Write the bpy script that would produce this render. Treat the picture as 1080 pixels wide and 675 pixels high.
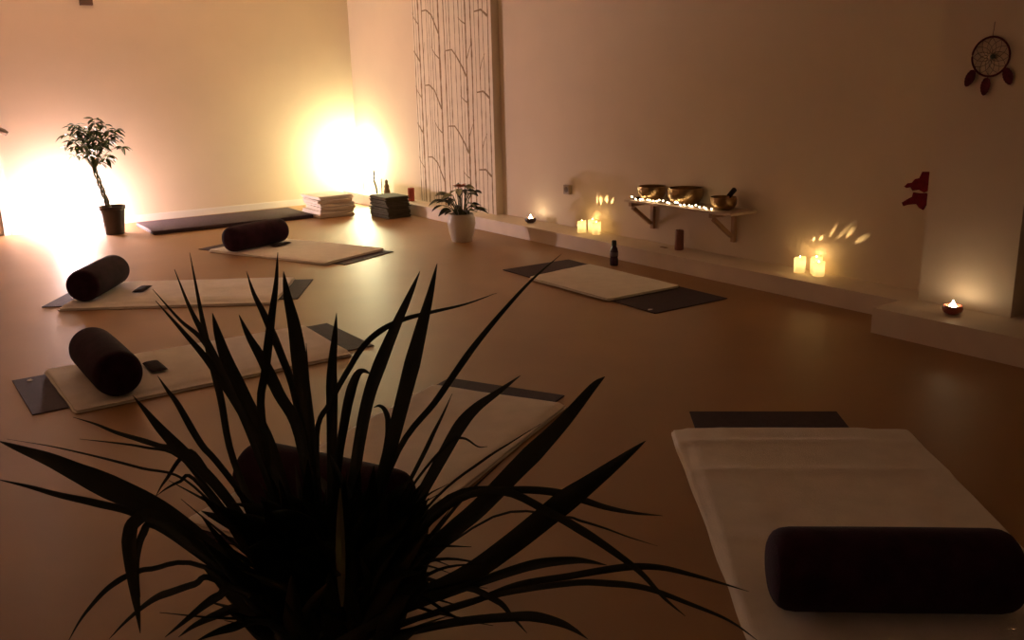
import bpy, bmesh, math, random
from mathutils import Vector, Matrix, noise
for o in list(bpy.data.objects): bpy.data.objects.remove(o)
SC = bpy.context.scene; COL = SC.collection
# ---------------------------------------------------------------- camera, light, exposure
F, CX, CY, H = 967.88, 540.0, 337.5, 1.3913
CR = Vector((0.99968053, -0.00646294, -0.02443479)); CU = Vector((0.02527505, 0.2556226, 0.9664462)); CF = Vector((0, 0.96675505, -0.25570429))
cam = bpy.data.objects.new('camera', bpy.data.cameras.new('camera')); COL.objects.link(cam)
cam.data.sensor_width = 36; cam.data.lens = F / 1080 * 36; cam.data.clip_start = .05
m = Matrix.Identity(4)
for i in range(3): m[i][0] = CR[i]; m[i][1] = CU[i]; m[i][2] = -CF[i]
m[2][3] = H; cam.matrix_world = m; SC.camera = cam
SC.view_settings.view_transform = 'Standard'; SC.view_settings.look = 'None'; SC.view_settings.gamma = 1; SC.view_settings.use_curve_mapping = False
SC.view_settings.exposure = 0.92
w = bpy.data.worlds.new('world'); SC.world = w; w.use_nodes = True
w.node_tree.nodes['Background'].inputs[0].default_value = (.0, .0, .0, 1); w.node_tree.nodes['Background'].inputs[1].default_value = 0
FLOOR_LAMP = 430; FLOOR_LAMP_COL = (1, .735, .73)
CORNER_LAMP = 76; CORNER_LAMP_COL = (1, .98, .58)
LED_CANDLE = .062; TEALIGHT = .024; FAIRY = 1.3; STREAK = 9

# ---------------------------------------------------------------- helpers
TH = -0.9679; D = Vector((.56703042, -.82369685, 0)); N = Vector((.82369685, .56703042, 0))
def W(s, t, z=0): return D * s + N * t + Vector((0, 0, z))
def ray(px, py): return CR * ((px - CX) / F) - CU * ((py - CY) / F) + CF
def flo(px, py, z=0):
    v = ray(px, py); return Vector((0, 0, H)) + v * ((z - H) / v.z)
def at(px, py, dist): return Vector((0, 0, H)) + ray(px, py) * dist

def mat(name, col, rough=.6, spec=.4, bump=0, bscale=60, var=0, vscale=8, sheen=0, metal=0, emit=None, estr=0):
    M = bpy.data.materials.new(name); M.use_nodes = True; nt = M.node_tree; b = nt.nodes['Principled BSDF']
    b.inputs['Base Color'].default_value = (*col, 1); b.inputs['Roughness'].default_value = rough
    b.inputs['Specular IOR Level'].default_value = spec; b.inputs['Metallic'].default_value = metal
    tc = nt.nodes.new('ShaderNodeTexCoord')
    if var:
        n = nt.nodes.new('ShaderNodeTexNoise'); n.inputs['Scale'].default_value = vscale; n.inputs['Detail'].default_value = 5
        nt.links.new(tc.outputs['Object'], n.inputs['Vector'])
        r = nt.nodes.new('ShaderNodeValToRGB')
        r.color_ramp.elements[0].position = .3; r.color_ramp.elements[1].position = .7
        r.color_ramp.elements[0].color = (*[c * (1 - var) for c in col], 1); r.color_ramp.elements[1].color = (*[min(1, c * (1 + var)) for c in col], 1)
        nt.links.new(n.outputs['Fac'], r.inputs['Fac']); nt.links.new(r.outputs['Color'], b.inputs['Base Color'])
    if bump:
        n2 = nt.nodes.new('ShaderNodeTexNoise'); n2.inputs['Scale'].default_value = bscale; n2.inputs['Detail'].default_value = 4
        nt.links.new(tc.outputs['Object'], n2.inputs['Vector'])
        bp = nt.nodes.new('ShaderNodeBump'); bp.inputs['Strength'].default_value = bump; bp.inputs['Distance'].default_value = .01
        nt.links.new(n2.outputs['Fac'], bp.inputs['Height']); nt.links.new(bp.outputs['Normal'], b.inputs['Normal'])
    if sheen: b.inputs['Sheen Weight'].default_value = sheen
    if emit:
        b.inputs['Emission Color'].default_value = (*emit, 1); b.inputs['Emission Strength'].default_value = estr
    return M
def glass_mat(name, col=(1, 1, 1), rough=.02):
    M = bpy.data.materials.new(name); M.use_nodes = True; b = M.node_tree.nodes['Principled BSDF']
    b.inputs['Base Color'].default_value = (*col, 1); b.inputs['Roughness'].default_value = rough
    b.inputs['Transmission Weight'].default_value = 1; b.inputs['IOR'].default_value = 1.45; return M
def shell_mat(name, col):                                    # thin wax / frosted shell lit from within
    M = bpy.data.materials.new(name); M.use_nodes = True; nt = M.node_tree; nt.nodes.remove(nt.nodes['Principled BSDF'])
    d = nt.nodes.new('ShaderNodeBsdfDiffuse'); t = nt.nodes.new('ShaderNodeBsdfTranslucent'); x = nt.nodes.new('ShaderNodeMixShader')
    n = nt.nodes.new('ShaderNodeTexNoise'); n.inputs['Scale'].default_value = 25; r = nt.nodes.new('ShaderNodeValToRGB')
    r.color_ramp.elements[0].color = (*[c * .9 for c in col], 1); r.color_ramp.elements[1].color = (*col, 1)
    nt.links.new(n.outputs['Fac'], r.inputs['Fac'])
    for q in (d, t): nt.links.new(r.outputs['Color'], q.inputs['Color'])
    x.inputs[0].default_value = .6; nt.links.new(d.outputs[0], x.inputs[1]); nt.links.new(t.outputs[0], x.inputs[2])
    nt.links.new(x.outputs[0], nt.nodes['Material Output'].inputs[0]); return M

def obj(name, bm, M=None, parent=None, smooth=False, loc=None, rotz=0, flip=True):
    if flip: bmesh.ops.recalc_face_normals(bm, faces=bm.faces)
    me = bpy.data.meshes.new(name); bm.to_mesh(me); bm.free()
    if smooth:
        for p in me.polygons: p.use_smooth = True
        me.set_sharp_from_angle(angle=math.radians(50))
    for q in (M if isinstance(M, (list, tuple)) else [M]):
        if q: me.materials.append(q)
    o = bpy.data.objects.new(name, me); COL.objects.link(o)
    if parent: o.parent = parent
    if loc is not None: o.location = loc
    o.rotation_euler.z = rotz
    return o
def tag(o, label, cat, group=None):
    o['label'] = label; o['category'] = cat
    if group: o['group'] = group
    return o
def thing(name, label, cat, loc=(0, 0, 0), rotz=0, group=None):
    o = bpy.data.objects.new(name, None); COL.objects.link(o); o.location = loc; o.rotation_euler.z = rotz; o.empty_display_size = .1
    return tag(o, label, cat, group)
def dup(root, loc, rotz, label=None, group=None):
    r = root.copy(); COL.objects.link(r); r.location = loc; r.rotation_euler.z = rotz
    if label: r['label'] = label
    if group: r['group'] = group
    for ch in root.children:
        c = ch.copy(); COL.objects.link(c); c.parent = r
        for g in ch.children:
            e = g.copy(); COL.objects.link(e); e.parent = c
    return r
def struct(name, bm, M, **k):
    o = obj(name, bm, M, **k); o['kind'] = 'structure'; return o
def quadbox(bm, a, b, c, d_, z0, z1, mi=0):                  # prism on four floor points
    vs = [bm.verts.new((p[0], p[1], z)) for z in (z0, z1) for p in (a, b, c, d_)]
    fs = [bm.faces.new([vs[i] for i in f]) for f in ((3, 2, 1, 0), (4, 5, 6, 7), (0, 1, 5, 4), (1, 2, 6, 5), (2, 3, 7, 6), (3, 0, 4, 7))]
    for f in fs: f.material_index = mi
    return fs
def box(bm, x0, x1, y0, y1, z0, z1, mi=0, bev=0):
    fs = quadbox(bm, (x0, y0), (x1, y0), (x1, y1), (x0, y1), z0, z1, mi)
    if bev:
        es = list({e for f in fs for e in f.edges}); bmesh.ops.bevel(bm, geom=es, offset=bev, segments=2, affect='EDGES', profile=.5)
def stbox(bm, s0, s1, t0, t1, z0, z1, mi=0):                 # box in wall coordinates
    quadbox(bm, W(s0, t0), W(s1, t0), W(s1, t1), W(s0, t1), z0, z1, mi)
def lathe(bm, prof, seg=32, cx=0, cy=0, mi=0, close=False):
    rings = []
    for r, z in prof:
        if r < 1e-6: rings.append([bm.verts.new((cx, cy, z))])
        else: rings.append([bm.verts.new((cx + r * math.cos(2 * math.pi * i / seg), cy + r * math.sin(2 * math.pi * i / seg), z)) for i in range(seg)])
    if close: rings.append(rings[0])
    for A, B in zip(rings, rings[1:]):
        for i in range(seg):
            j = (i + 1) % seg
            if len(A) == 1 and len(B) == 1: continue
            if len(A) == 1: f = bm.faces.new((A[0], B[i], B[j]))
            elif len(B) == 1: f = bm.faces.new((A[i], A[j], B[0]))
            else: f = bm.faces.new((A[i], A[j], B[j], B[i]))
            f.material_index = mi
def tube(bm, pts, r, seg=8, mi=0, cap=True):
    pts = [Vector(p) for p in pts]; rs = r if isinstance(r, (list, tuple)) else [r] * len(pts); rings = []
    up = Vector((0, 0, 1))
    for i, p in enumerate(pts):
        t = (pts[min(i + 1, len(pts) - 1)] - pts[max(i - 1, 0)]).normalized()
        a = t.cross(up)
        if a.length < .05: a = t.cross(Vector((1, 0, 0)))
        a.normalize(); b = t.cross(a)
        rings.append([bm.verts.new(p + (a * math.cos(2 * math.pi * k / seg) + b * math.sin(2 * math.pi * k / seg)) * rs[i]) for k in range(seg)])
    for A, B in zip(rings, rings[1:]):
        for i in range(seg):
            f = bm.faces.new((A[i], A[(i + 1) % seg], B[(i + 1) % seg], B[i])); f.material_index = mi
    if cap:
        for R in (rings[0], rings[-1]): bm.faces.new(R).material_index = mi
def sphere(bm, c, r, u=16, v=10, mi=0, sz=1):
    r0 = bmesh.ops.create_uvsphere(bm, u_segments=u, v_segments=v, radius=r, matrix=Matrix.Translation(c) @ Matrix.Diagonal((1, 1, sz, 1)))
    for vv in r0['verts']:
        for f in vv.link_faces: f.material_index = mi
def point(name, parent, loc, power, col, rad):
    l = bpy.data.lights.new(name, 'POINT'); l.energy = power; l.color = col; l.shadow_soft_size = rad
    o = bpy.data.objects.new(name, l); COL.objects.link(o); o.parent = parent; o.location = loc; return o
def catmull(P, n=8):
    P = [Vector(p) for p in P]; Q = [P[0] * 2 - P[1]] + P + [P[-1] * 2 - P[-2]]; out = []
    for i in range(1, len(Q) - 2):
        for k in range(n):
            t = k / n; a, b, c, d_ = Q[i - 1], Q[i], Q[i + 1], Q[i + 2]
            out.append(.5 * (2 * b + (c - a) * t + (2 * a - 5 * b + 4 * c - d_) * t * t + (3 * b - a - 3 * c + d_) * t ** 3))
    out.append(P[-1]); return out

# ---------------------------------------------------------------- materials
M_wall = mat('wall_paint', (.72, .595, .45), .75, .25, bump=.06, bscale=90, var=.02, vscale=3)
M_ceil = mat('ceiling_paint', (.7, .565, .41), .9, .2, bump=.05, bscale=70)
M_floor = mat('vinyl_floor', (.33, .175, .062), .47, .8, bump=.03, bscale=35, var=.06, vscale=2.5)
M_ledge = mat('ledge_boards', (.74, .62, .5), .55, .35, bump=.08, bscale=30, var=.05, vscale=5)
M_trim = mat('trim_white', (.78, .73, .67), .5, .4, bump=.03, bscale=50)
M_purple = mat('aubergine_mat', (.055, .032, .04), .75, .25, bump=.25, bscale=400, var=.12, vscale=30)
M_bolster = mat('purple_bolster_cloth', (.028, .008, .017), .9, .1, bump=.2, bscale=160, var=.3, vscale=14, sheen=.04)
M_white = mat('cream_blanket', (.84, .76, .66), .9, .1, bump=.25, bscale=220, var=.05, vscale=12, sheen=.15)
M_olive = mat('olive_grey_blanket', (.085, .074, .047), .9, .1, bump=.3, bscale=200, var=.12, vscale=14, sheen=.1)
M_wax = shell_mat('ivory_wax', (.95, .88, .7))
M_dark = mat('dark_plum_cloth', (.03, .018, .02), .85, .15, bump=.3, bscale=200, var=.1)
M_mark = mat('pale_print', (.75, .7, .65), .6)
M_wood = mat('shelf_wood', (.42, .25, .14), .5, .35, bump=.12, bscale=40, var=.15, vscale=10)
M_board = mat('shelf_board_wood', (.6, .46, .34), .45, .4, bump=.08, bscale=40, var=.1, vscale=8)
M_brass = mat('hammered_bronze', (.36, .24, .12), .3, .5, bump=.35, bscale=70, var=.2, vscale=25, metal=1)
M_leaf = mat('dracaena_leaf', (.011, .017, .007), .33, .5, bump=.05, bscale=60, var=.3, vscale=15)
M_leaf2 = mat('tree_leaf', (.05, .085, .022), .45, .4, var=.3, vscale=12, bump=.05)
M_bark = mat('twisted_bark', (.1, .11, .06), .8, .2, bump=.4, bscale=80, var=.25, vscale=20)
M_pot = mat('dark_pot', (.05, .035, .03), .55, .35, bump=.08, bscale=60, var=.1)
M_soil = mat('soil', (.03, .02, .014), .95, .1, bump=.8, bscale=60, var=.3, vscale=40)
M_metal = mat('brushed_steel', (.6, .57, .53), .3, .5, metal=1, bump=.03)
M_handle = mat('dull_metal', (.35, .28, .22), .45, .4, metal=.6, bump=.03)
M_black = mat('black_plastic', (.012, .011, .01), .5, .4, bump=.03)
M_red = mat('red_felt', (.17, .008, .018), .85, .15, bump=.3, bscale=150, var=.25, vscale=30)
M_feather = mat('maroon_feather', (.1, .012, .02), .8, .2, bump=.4, bscale=200, var=.3, vscale=40)

# ---------------------------------------------------------------- the setting
S0, S1, T0, CEIL = -10.27, 2.2, -2.2, 2.42
TW, TP, TR = 4.946, 4.866, 4.66                # wall faces: recess, papered pier side, nib on the right
bm = bmesh.new(); stbox(bm, S0 - .2, S1 + .2, T0 - .2, 5.3, -.1, 0); struct('floor', bm, M_floor)
bm = bmesh.new(); stbox(bm, S0 - .2, S1 + .2, T0 - .2, 5.3, CEIL, CEIL + .1); struct('ceiling', bm, M_ceil)
bm = bmesh.new()                                # left wall, with a door opening at its near end
stbox(bm, S0 - .15, S0, 1.0, 5.25, 0, CEIL); stbox(bm, S0 - .15, S0, T0 - .15, .1, 0, CEIL); stbox(bm, S0 - .15, S0, .1, 1.0, 2.05, CEIL)
struct('wall_left', bm, M_wall)
bm = bmesh.new()                                # far wall: papered side, recess, nib
P = [W(S0, TP), W(-7.285, TP), W(-7.285, TW), W(-2.79, TW), W(-2.79, TR), W(-2.279, TR), W(-2.279, TW), W(-1.3, TW), W(-1.3, TR), W(S1, TR), W(S1, 5.25), W(S0, 5.25)]
lo = [bm.verts.new((p.x, p.y, 0)) for p in P]; hi = [bm.verts.new((p.x, p.y, CEIL)) for p in P]
for i in range(len(P)):
    j = (i + 1) % len(P); bm.faces.new((lo[i], lo[j], hi[j], hi[i]))
struct('wall_right', bm, M_wall)
bm = bmesh.new(); stbox(bm, S0 - .15, S1 + .15, T0 - .15, T0, 0, CEIL); struct('wall_back', bm, M_wall)
bm = bmesh.new(); stbox(bm, S1, S1 + .15, T0, 5.25, 0, CEIL); struct('wall_near', bm, M_wall)
bm = bmesh.new()                                # boxed ledge along the far wall and its deeper step
stbox(bm, S0 + .001, -2.85, 4.667, TW - .001, 0, .1); stbox(bm, S0 + .001, -2.85, 4.655, TP - .001, .1, .12)
stbox(bm, -7.284, -2.85, TP - .001, TW - .001, .1, .12)
stbox(bm, -2.85, -2.791, TR + .001, TW - .001, 0, .12)
struct('trim_1', bm, M_ledge)
bm = bmesh.new(); stbox(bm, -2.849, S1 - .001, 4.33, TR - .001, 0, .14); stbox(bm, -2.278, -1.301, TR - .001, TW - .001, 0, .14)
struct('trim_2', bm, M_ledge)
bm = bmesh.new(); stbox(bm, S0 + .001, S0 + .016, 1.07, 4.654, 0, .065); stbox(bm, S0 + .001, S0 + .011, 1.07, 4.654, .065, .072)
struct('baseboard_left', bm, M_trim)
# doors
bm = bmesh.new(); stbox(bm, S0 + .001, S0 + .02, 1.0, 1.06, 0, 2.11); stbox(bm, S0 + .001, S0 + .02, .04, .1, 0, 2.11); stbox(bm, S0 + .001, S0 + .02, .1, 1.0, 2.05, 2.11)
struct('trim_3', bm, M_trim)
bm = bmesh.new(); stbox(bm, S0 - .1, S0 - .01, .105, .995, .005, 2.045); dr = struct('door_1', bm, M_trim)
bm = bmesh.new(); h0 = W(S0 - .01, .965, 1.12); tube(bm, [h0, h0 + D * .07], .016); lv = [h0 + D * .07 + N * (k * .028) + Vector((0, 0, -.02 * k)) for k in range(8)]; tube(bm, lv, [.02] * 5 + [.026, .03, .024])
hd = obj('door_handle', bm, M_handle, dr, smooth=True); hd['label'] = 'metal lever handle'
bm = bmesh.new(); stbox(bm, -2.278, -1.301, 4.84, 4.9, .141, 2.2); struct('door_2', bm, mat('dark_door_paint', (.05, .035, .03), .6, .3, bump=.03))
bm = bmesh.new(); stbox(bm, -2.278, -1.301, 4.84, 4.94, 2.2, CEIL - .001); struct('trim_4', bm, M_wall)

# ---------------------------------------------------------------- yoga mats, blankets, bolsters, eye pillows
ML, MW = 1.678, .61
def rot(x, y, a): return Vector((x * math.cos(a) - y * math.sin(a), x * math.sin(a) + y * math.cos(a), 0))
def mat_bm():
    bm = bmesh.new(); box(bm, -ML / 2, ML / 2, -MW / 2, MW / 2, .0005, .0055, bev=.0015); return bm
def logo_bm(x, y):
    bm = bmesh.new()
    for a in (-.6, .6, 0):
        c = [(0, 0), (.008, .006), (.02, .007), (.028, 0), (.02, -.007), (.008, -.006)]
        lo = [bm.verts.new((x + p[0] * math.cos(a) - p[1] * math.sin(a), y + p[0] * math.sin(a) + p[1] * math.cos(a), .0056 + .0002 * a)) for p in c]
        r = bmesh.ops.extrude_face_region(bm, geom=[bm.faces.new(lo)])
        for v in r['geom']:
            if isinstance(v, bmesh.types.BMVert): v.co.z += .0006
    return bm
def blanket_bm(quad, seed, creases=(), thick=.014, split=True):
    """quad: near-left, near-right, far-right, far-left corners (u along mat, v across), folded in two layers."""
    random.seed(seed); bm = bmesh.new(); nu, nv = 64, 36
    def under(u, v):                                     # rests on the mat inside it, on the floor outside
        g = min(ML / 2 - abs(u), MW / 2 - abs(v)); return .0068 if g > -.04 else max(.0012, .0068 + (g + .04) * .3)
    for L, (ins, z0, z1) in enumerate(((0, 0, thick * .5), (.008, thick * .5 + .0012, thick))):
        top, bot = {}, {}
        for i in range(nu + 1):
            for j in range(nv + 1):
                a, b = i / nu, j / nv
                # bunch samples to the rim for a soft rolled edge
                a = .5 - .5 * math.cos(math.pi * a); b = .5 - .5 * math.cos(math.pi * b)
                p0 = Vector(quad[0]).lerp(Vector(quad[1]), a); p1 = Vector(quad[3]).lerp(Vector(quad[2]), a); p = p0.lerp(p1, b)
                c = (Vector(quad[0]) + Vector(quad[1]) + Vector(quad[2]) + Vector(quad[3])) / 4
                wob = .006 * noise.noise(Vector((p.x * 6, p.y * 6, seed + L * 3.3)))
                q = c + (p - c) * (1 - ins * (1.4 if L else 1)) + (p - c).normalized() * wob
                # rounded outline corners
                ex = min(a, 1 - a) * 1.4; ey = min(b, 1 - b) * .75
                rr = .03
                if ex < rr and ey < rr:
                    q = q + (c - q).normalized() * (rr - min(rr, math.hypot(rr - ex, rr - ey) * 0 + max(ex, ey))) * .35
                e = min(min(a, 1 - a) * 1.4, min(b, 1 - b) * .75); rim = min(1, e / .012); rim = math.sqrt(max(0, 1 - (1 - rim) ** 2))
                u_ = under(q.x, q.y); mid = u_ + (z0 + z1) / 2; half = (z1 - z0) / 2
                n_ = .0022 * noise.noise(Vector((q.x * 5, q.y * 5, seed))) + .0012 * noise.noise(Vector((q.x * 16, q.y * 16, seed)))
                cr = 0
                if L:
                    for ax, pos, amp in creases: cr += amp * math.exp(-(((a if ax == 0 else b) - pos) / .012) ** 2)
                top[i, j] = bm.verts.new((q.x, q.y, mid + half * rim + (n_ * rim if L else 0) + cr * rim + (.003 if L else 0)))
                if 0 < i < nu and 0 < j < nv: bot[i, j] = bm.verts.new((q.x, q.y, mid - half * rim))
                else: bot[i, j] = top[i, j]
        for i in range(nu):
            for j in range(nv):
                bm.faces.new((top[i, j], top[i + 1, j], top[i + 1, j + 1], top[i, j + 1]))
                if (i > 0 or j > 0): 
                    try: bm.faces.new((bot[i, j], bot[i, j + 1], bot[i + 1, j + 1], bot[i + 1, j]))
                    except ValueError: pass
    return bm
BL, BR = .60, .11
def bolster_part():
    bm = bmesh.new(); n = 40; rows = []
    prof = [(BR * .80, -.304), (BR * .90, -.295), (BR * .97, -.28), (BR, -.257), (BR * 1.01, -.12), (BR * 1.015, 0), (BR * 1.01, .12), (BR, .257), (BR * .97, .28), (BR * .90, .295), (BR * .80, .304)]
    for r, y in prof:
        row = []
        for k in range(n):
            a = 2 * math.pi * k / n; x, z = r * math.cos(a), r * math.sin(a)
            d_ = 1 + .012 * noise.noise(Vector((x * 9, y * 9, z * 9)))
            z *= .97; z = max(z * d_, -BR * .93)
            row.append(bm.verts.new((x * d_, y, z + BR * .93)))
        rows.append(row)
    for A, B in zip(rows, rows[1:]):
        for i in range(n): bm.faces.new((A[i], A[(i + 1) % n], B[(i + 1) % n], B[i]))
    return bm
def bolster_end(sg):
    bm = bmesh.new(); n = 40; rows = []
    for r, y in ((BR * .80, .304), (BR * .7, .3095), (BR * .45, .315), (BR * .2, .317)):
        rows.append([bm.verts.new((r * math.cos(2 * math.pi * k / n), sg * y, max(r * .97 * math.sin(2 * math.pi * k / n), -BR * .93) + BR * .93)) for k in range(n)])
    c = bm.verts.new((0, sg * .3175, BR * .93))
    for A, B in zip(rows, rows[1:]):
        for i in range(n): bm.faces.new((A[i], A[(i + 1) % n], B[(i + 1) % n], B[i]))
    for i in range(n): bm.faces.new((rows[-1][i], rows[-1][(i + 1) % n], c))
    return bm
def eye_bm():
    bm = bmesh.new(); nx, ny = 10, 20; T, B = {}, {}
    for i in range(nx + 1):
        for j in range(ny + 1):
            a, b = i / nx * 2 - 1, j / ny * 2 - 1; h = .011 * (max(0, (1 - a ** 4) * (1 - b ** 6))) ** .6
            x, y = a * .04 * (1 - .03 * b * b), b * .1 * (1 - .03 * a * a)
            T[i, j] = bm.verts.new((x, y, .006 + h))
            B[i, j] = bm.verts.new((x, y, .006 - h * .5)) if 0 < i < nx and 0 < j < ny else T[i, j]
    for i in range(nx):
        for j in range(ny):
            bm.faces.new((T[i, j], T[i + 1, j], T[i + 1, j + 1], T[i, j + 1]))
            f = [B[i, j], B[i, j + 1], B[i + 1, j + 1], B[i + 1, j]]
            if len(set(f)) == 4:
                try: bm.faces.new(f)
                except ValueError: pass
    return bm
mats = {  # x, y, angle, logo corner, label end
 'front': (-1.6133, 4.5507, .6113, (-.78, .25), 'under the nearest left blanket, its end showing at left'),
 'mid': (-2.2683, 6.2187, .0337, None, 'under the blanket in the middle of the left side'),
 'far': (-1.8544, 7.7668, -.5487, None, 'under the blanket farthest back on the left'),
 'right': (.6552, 6.1842, -.9921, (.74, -.27), 'beside the wall ledge with both ends showing past a short blanket'),
 'near': (.987, 2.7959, 1.5009, None, 'under the blanket nearest the camera at lower right'),
 'centre': (-.4411, 3.3061, 1.0723, None, 'behind the spiky plant, its far edge showing beyond a blanket')}
for k, (x, y, a, lg, lab) in mats.items():
    t = obj('yoga_mat', mat_bm(), M_purple, loc=(x, y, 0), rotz=a); tag(t, 'dark plum yoga mat ' + lab, 'yoga mat', 'yoga mats in the circle')
    if lg: q = obj('printed_mark', logo_bm(*lg), M_mark, t); q['label'] = 'small pale printed mark'
blankets = {
 'front': ([(-.69, -.42), (.665, -.41), (.69, .29), (-.69, .345)], ((1, .3, .004), (0, .55, .002)), 'cream blanket with a bolster on it, nearest of the three on the left'),
 'mid': ([(-.69, -.43), (.72, -.45), (.71, .32), (-.66, .36)], ((1, .25, .003), (1, .62, .003), (0, .3, .003)), 'cream blanket with a bolster on it, middle of the three on the left'),
 'far': ([(-.66, -.36), (.72, -.385), (.74, .33), (-.62, .345)], ((0, .5, .002),), 'cream blanket with a bolster on it, farthest of the three on the left'),
 'right': ([(-.44, -.355), (.44, -.34), (.44, .28), (-.53, .27)], ((0, .5, .002),), 'short cream blanket lying mid mat beside the wall ledge, no bolster on it'),
 'near': ([(-.82, -.54), (.62, -.52), (.615, .41), (-.86, .36)], ((0, .9, .005), (0, .72, .008), (1, .8, .006), (0, .38, .003)), 'cream blanket under the bolster at the lower right corner'),
 'centre': ([(-.80, -.42), (.71, -.38), (.69, .30), (-.82, .30)], ((0, .7, .003), (1, .7, .003)), 'cream blanket half hidden behind the spiky foreground plant')}
for i, (k, (q, cr, lab)) in enumerate(blankets.items()):
    x, y, a = mats[k][:3]
    tag(obj('folded_blanket', blanket_bm(q, i + 1.37, cr), M_white, smooth=True, loc=(x, y, 0), rotz=a), lab, 'blanket', 'blankets on the yoga mats')
ZB = .0273
b0 = None
for k, u, v, da, lab in (('front', -.475, -.08, .0, 'purple cylindrical bolster on the left blanket nearest the camera, its round end facing right'),
                     ('mid', -.565, .0, .0, 'purple cylindrical bolster on the middle left blanket, in front of the lamp glow'),
                     ('far', -.35, -.08, .0, 'purple cylindrical bolster on the farthest left blanket'),
                     ('near', -.66, -.03, .0, 'big dark purple bolster in the lower right corner of the photo'),
                     ('centre', -.6, -.12, .0, 'dark purple bolster half hidden behind the spiky foreground plant')):
    x, y, a = mats[k][:3]; p = Vector((x, y, 0)) + rot(u, v, a); p.z = ZB
    if b0 is None:
        b0 = thing('bolster', lab, 'bolster', p, a + da, 'purple bolsters')
        obj('cover', bolster_part(), M_bolster, b0, smooth=True)
        for sg in (-1, 1): obj('end_panel', bolster_end(sg), M_bolster, b0, smooth=True)
    else: dup(b0, p, a + da, lab)
e0 = None
for k, u, v, lab in (('front', -.235, -.017, 'small dark eye pillow beside the bolster on the nearest left blanket'),
                     ('mid', -.29, .013, 'small dark eye pillow beside the bolster on the middle left blanket'),
                     ('far', -.2, .05, 'small dark eye pillow beside the bolster on the farthest left blanket')):
    x, y, a = mats[k][:3]; p = Vector((x, y, 0)) + rot(u, v, a); p.z = ZB + .001
    if e0 is None: e0 = tag(obj('eye_pillow', eye_bm(), M_dark, smooth=True, loc=p, rotz=a), lab, 'eye pillow', 'eye pillows'); e_ = e0
    else: e_ = dup(e0, p, a, lab)

# ---------------------------------------------------------------- thick plum mat along the left wall
bm = bmesh.new(); box(bm, -.375, .375, -.82, .81, .001, .04, bev=.006)
tag(obj('exercise_mat', bm, M_purple, smooth=True, loc=W(-9.55, 2.985), rotz=TH - .02), 'thick plum exercise mat lying flat along the left wall', 'exercise mat')

# ---------------------------------------------------------------- stacks of folded blankets
def folded_bm(lx, ly, h, seed, layers=3):
    bm = bmesh.new(); random.seed(seed); n = 10
    for L in range(layers):
        z0 = h * L / layers; z1 = h * (L + 1) / layers; hh = (z1 - z0) / 2; jx, jy = random.uniform(-.012, .012), random.uniform(-.012, .012)
        rows = []
        for k in range(17):                               # rolled section along x with a fold at the -x side
            a = math.pi * (k / 16) ; rows.append((k, a))
        sec = [(-lx / 2 + jx - hh * math.sin(math.pi * k / 6) , (z0 + z1) / 2 - hh * math.cos(math.pi * k / 6)) for k in range(7)]
        sec += [(lx / 2 + jx + hh * math.sin(math.pi * k / 6) * .8, (z0 + z1) / 2 + hh * math.cos(math.pi * k / 6)) for k in range(7)]
        # denser top and bottom
        S = sec[:7] + [(-lx / 2 + lx * q / 8 + jx, z1) for q in range(1, 8)] + sec[7:] + [(lx / 2 - lx * q / 8 + jx, z0) for q in range(1, 8)]
        R = []
        for j in range(n + 1):
            y = -ly / 2 + ly * j / n + jy; e = .85 if j in (0, n) else 1
            R.append([bm.verts.new((x + .011 * noise.noise(Vector((x * 7, y * 7, seed + L))), y + (.006 * noise.noise(Vector((x * 9, z * 9, seed + L))) if j in (0, n) else 0), (z0 + z1) / 2 + (z - (z0 + z1) / 2) * e + .0012 * noise.noise(Vector((x * 6, y * 6, 0))))) for x, z in S])
        for A, B in zip(R, R[1:]):
            for i in range(len(A)): bm.faces.new((A[i], A[(i + 1) % len(A)], B[(i + 1) % len(A)], B[i]))
        bm.faces.new(R[0]); bm.faces.new(R[-1])
    return bm
ORD = ['bottom', 'second', 'third', 'fourth', 'fifth', 'sixth']
random.seed(5)
hz = .0335
for k in range(6):
    top = 'topmost' if k == 5 else ('bottom' if k == 0 else ORD[k] + ' from the floor')
    p = W(-9.27 + random.uniform(-.012, .012), 4.015 + random.uniform(-.012, .012), .002 + k * (hz + .0045))
    tag(obj('stacked_blanket', folded_bm(.44, .39, hz, k + 3), M_white, smooth=True, loc=p, rotz=TH + random.uniform(-.05, .05)), 'white folded blanket in the pale stack near the corner, ' + top, 'blanket', 'white blankets stacked near the corner')
for k in range(6):
    top = 'topmost' if k == 5 else ('bottom' if k == 0 else ORD[k] + ' from the floor')
    p = W(-8.68 + random.uniform(-.01, .01), 4.445 + random.uniform(-.008, .008), .002 + k * (hz + .0045))
    tag(obj('stacked_blanket', folded_bm(.36, .27, hz, k + 20), M_olive, smooth=True, loc=p, rotz=TH + .03 + random.uniform(-.04, .04)), 'olive grey folded blanket in the dark stack by the ledge, ' + top, 'blanket', 'dark blankets stacked by the ledge')

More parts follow.
